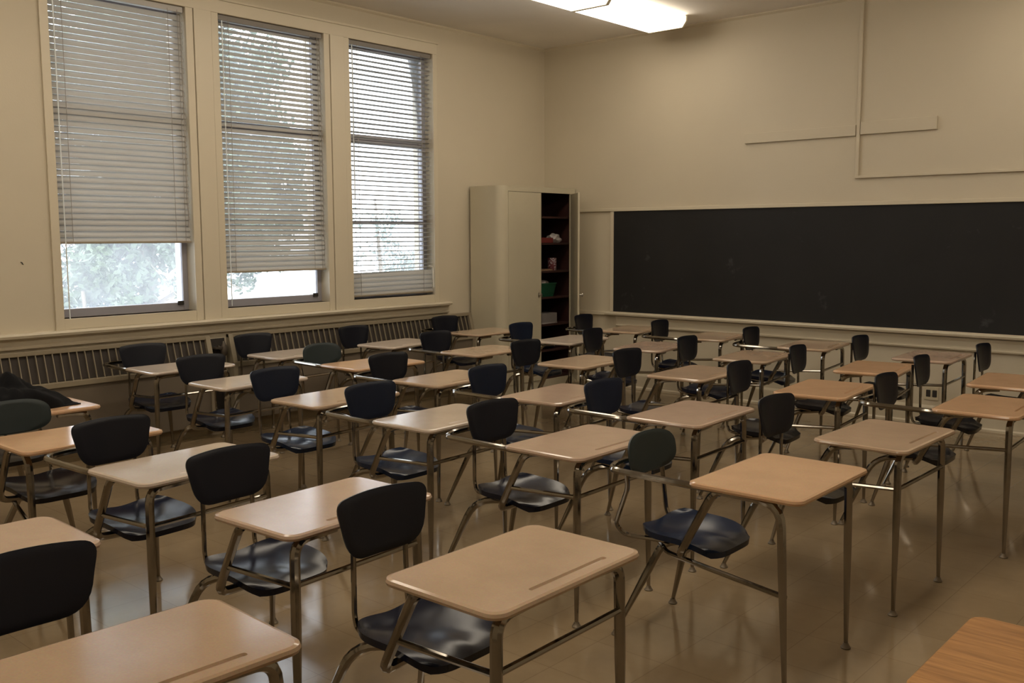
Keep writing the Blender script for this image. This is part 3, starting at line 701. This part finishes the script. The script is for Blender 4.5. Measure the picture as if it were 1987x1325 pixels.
# black jacket lying on the desk at the left edge
bm = bmesh.new(); nx, ny = 44, 60; T = []; dx, dy = 2.744, -7.657
for i in range(nx + 1):
    row = []
    for j in range(ny + 1):
        u, v = 2 * i / nx - 1, 2 * j / ny - 1
        rad = (abs(u) ** 2.4 + abs(v) ** 2.4)
        y = -.05 + v * .30; x = -.04 + u * (.175 - .03 * v)
        prof = .045 + .118 * math.exp(-((v + .12) / .46) ** 2) + .035 * math.exp(-((v - .5) / .3) ** 2)
        h = prof * max(0, 1 - rad) ** .45
        q = Vector((x * 9, y * 9, 2.1)); h *= 1 + .20 * noise.noise(q) + .20 * noise.noise(q * 2.7)
        row.append(bm.verts.new((x + .02 * noise.noise(Vector((v * 3, u * 3, 7))), y + .02 * noise.noise(Vector((u * 4, v * 2, 1))), max(0, h) + .001)))
    T.append(row)
for i in range(nx):
    for j in range(ny): bm.faces.new((T[i][j], T[i + 1][j], T[i + 1][j + 1], T[i][j + 1]))
o = obj('jacket', bm, M_bag, loc=(dx, dy, .7255), smooth=True)
sol = o.modifiers.new('thickness', 'SOLIDIFY'); sol.thickness = .004; sol.offset = 1
tag(o, 'crumpled black jacket heaped on the desk at the left edge', 'jacket')

# ------------------------------------------------------------------ outside
bm = bmesh.new(); box(bm, -90, X0 - .6, -70, 70, -3.4, -3.2)
tag(obj('ground', bm, M_ground), 'pale ground outside the windows', kind='structure')
def blob_points(n, blobs):
    out = []; ws = [b[3] * b[4] * b[5] for b in blobs]
    for _ in range(n):
        b = random.choices(blobs, ws)[0]
        while True:
            p = Vector((random.uniform(-1, 1), random.uniform(-1, 1), random.uniform(-1, 1)))
            if .2 < p.length < 1: break
        p = p * (.55 + .45 * random.random())
        out.append(Vector((b[0] + p.x * b[3], b[1] + p.y * b[4], b[2] + p.z * b[5])))
    return out
def tree(name, base, branches, blobs, nleaf, size, m, label, trunk_r=.16):
    r = empty(name, base); tag(r, label, 'tree', 'trees outside the windows')
    bm = bmesh.new()
    for pts, rr in branches: tube(bm, pts, rr, bend=.3, seg=7, r_end=rr * .35)
    obj('trunk', bm, M_bark, r, smooth=True)
    bm = bmesh.new()
    for p in blob_points(nleaf, blobs):
        s = size * random.uniform(.6, 1.3); a = Vector((random.gauss(0, 1), random.gauss(0, 1), random.gauss(0, 1))).normalized()
        b = a.orthogonal().normalized(); b.rotate(Matrix.Rotation(random.random() * 6.28, 3, a)); c_ = a.cross(b)
        vs = [bm.verts.new(p + b * s * ca + c_ * s * .45 * cb) for ca, cb in ((-.5, 0), (0, -.5), (.5, 0), (0, .5))]
        bm.faces.new(vs)
    me = bpy.data.meshes.new('foliage'); bm.to_mesh(me); bm.free(); me.materials.append(m)
    f = link_mesh('foliage', me, r); f['kind'] = 'stuff'
def rb(n, c, s, rmin, rmax):
    return [(c[0] + random.uniform(-1, 1) * s[0], c[1] + random.uniform(-1, 1) * s[1], c[2] + random.uniform(-1, 1) * s[2], *(3 * [random.uniform(rmin, rmax)])) for _ in range(n)]
G = -3.2
tall_br = [([(0, 0, 0), (.1, -.2, 4), (0, 0, 9.5)], .20), ([(.1, -.2, 3.6), (.5, .9, 4.3), (.6, 2.4, 4.6)], .05), ([(.1, -.2, 4.2), (.5, -1.0, 4.9), (.6, -1.8, 4.7)], .05), ([(.1, -.1, 5.2), (.4, 1.2, 6.6)], .06), ([(.1, -.1, 5.6), (.3, -1.2, 7.0)], .06), ([(.1, -.2, 4.0), (.7, .5, 4.2), (.8, 1.2, 3.9)], .03)]
tree('tall_tree', (-7.6, -1.3, G), tall_br,
     [(0, .3, 9.2, 1.3, 1.6, 1.4), (0, .6, 7.6, 1.4, 2.1, 1.3), (0, .7, 6.3, 1.3, 2.2, 1.0)] + rb(34, (0, .3, 6.4), (.8, 2.5, 1.8), .4, .75) + rb(26, (.1, .1, 4.5), (.6, 2.0, .9), .3, .6) + rb(16, (0, 2.4, 5.6), (.5, .8, .75), .35, .55), 56000, .15, M_leaf, 'tall leafy tree filling the left and middle windows')
tree('small_tree', (-7.4, 3.6, G), [([(0, 0, 0), (0, .1, 3), (.1, -.2, 5.6)], .08), ([(0, .1, 3), (.1, .7, 4.4)], .04)],
     rb(14, (0, -.2, 4.6), (.4, .6, .9), .2, .42) + rb(10, (0, 1.0, 4.2), (.4, .6, .5), .2, .4), 1500, .11, mat('haze_paled_leaf', (.22, .26, .24), .5, var=.3, vscale=.9), 'small sparse tree low behind the window nearest the cabinet')  # distance haze is put into the lightened leaf colour
tree('bushy_tree', (-3.3, -4.5, G), [([(0, 0, 0), (0, .1, 2), (.1, -.1, 4.2)], .06)], rb(16, (0, 0, 3.8), (.4, .35, .8), .28, .45), 5200, .11, M_leaf, 'green bush at the left below the blind of the leftmost window')
tree('feathery_tree', (-3.2, -3.1, G), [([(0, 0, 0), (0, .1, 2), (.1, -.1, 4.6)], .05), ([(0, .1, 3.2), (.1, -.2, 3.9), (.2, -.75, 4.5)], .014), ([(0, .1, 3.4), (.3, .3, 4.7)], .014)], rb(12, (0, .05, 4.0), (.3, .28, .8), .18, .34), 2400, .10, M_leaf2, 'grey green twiggy bush at the right below the blind of the leftmost window')
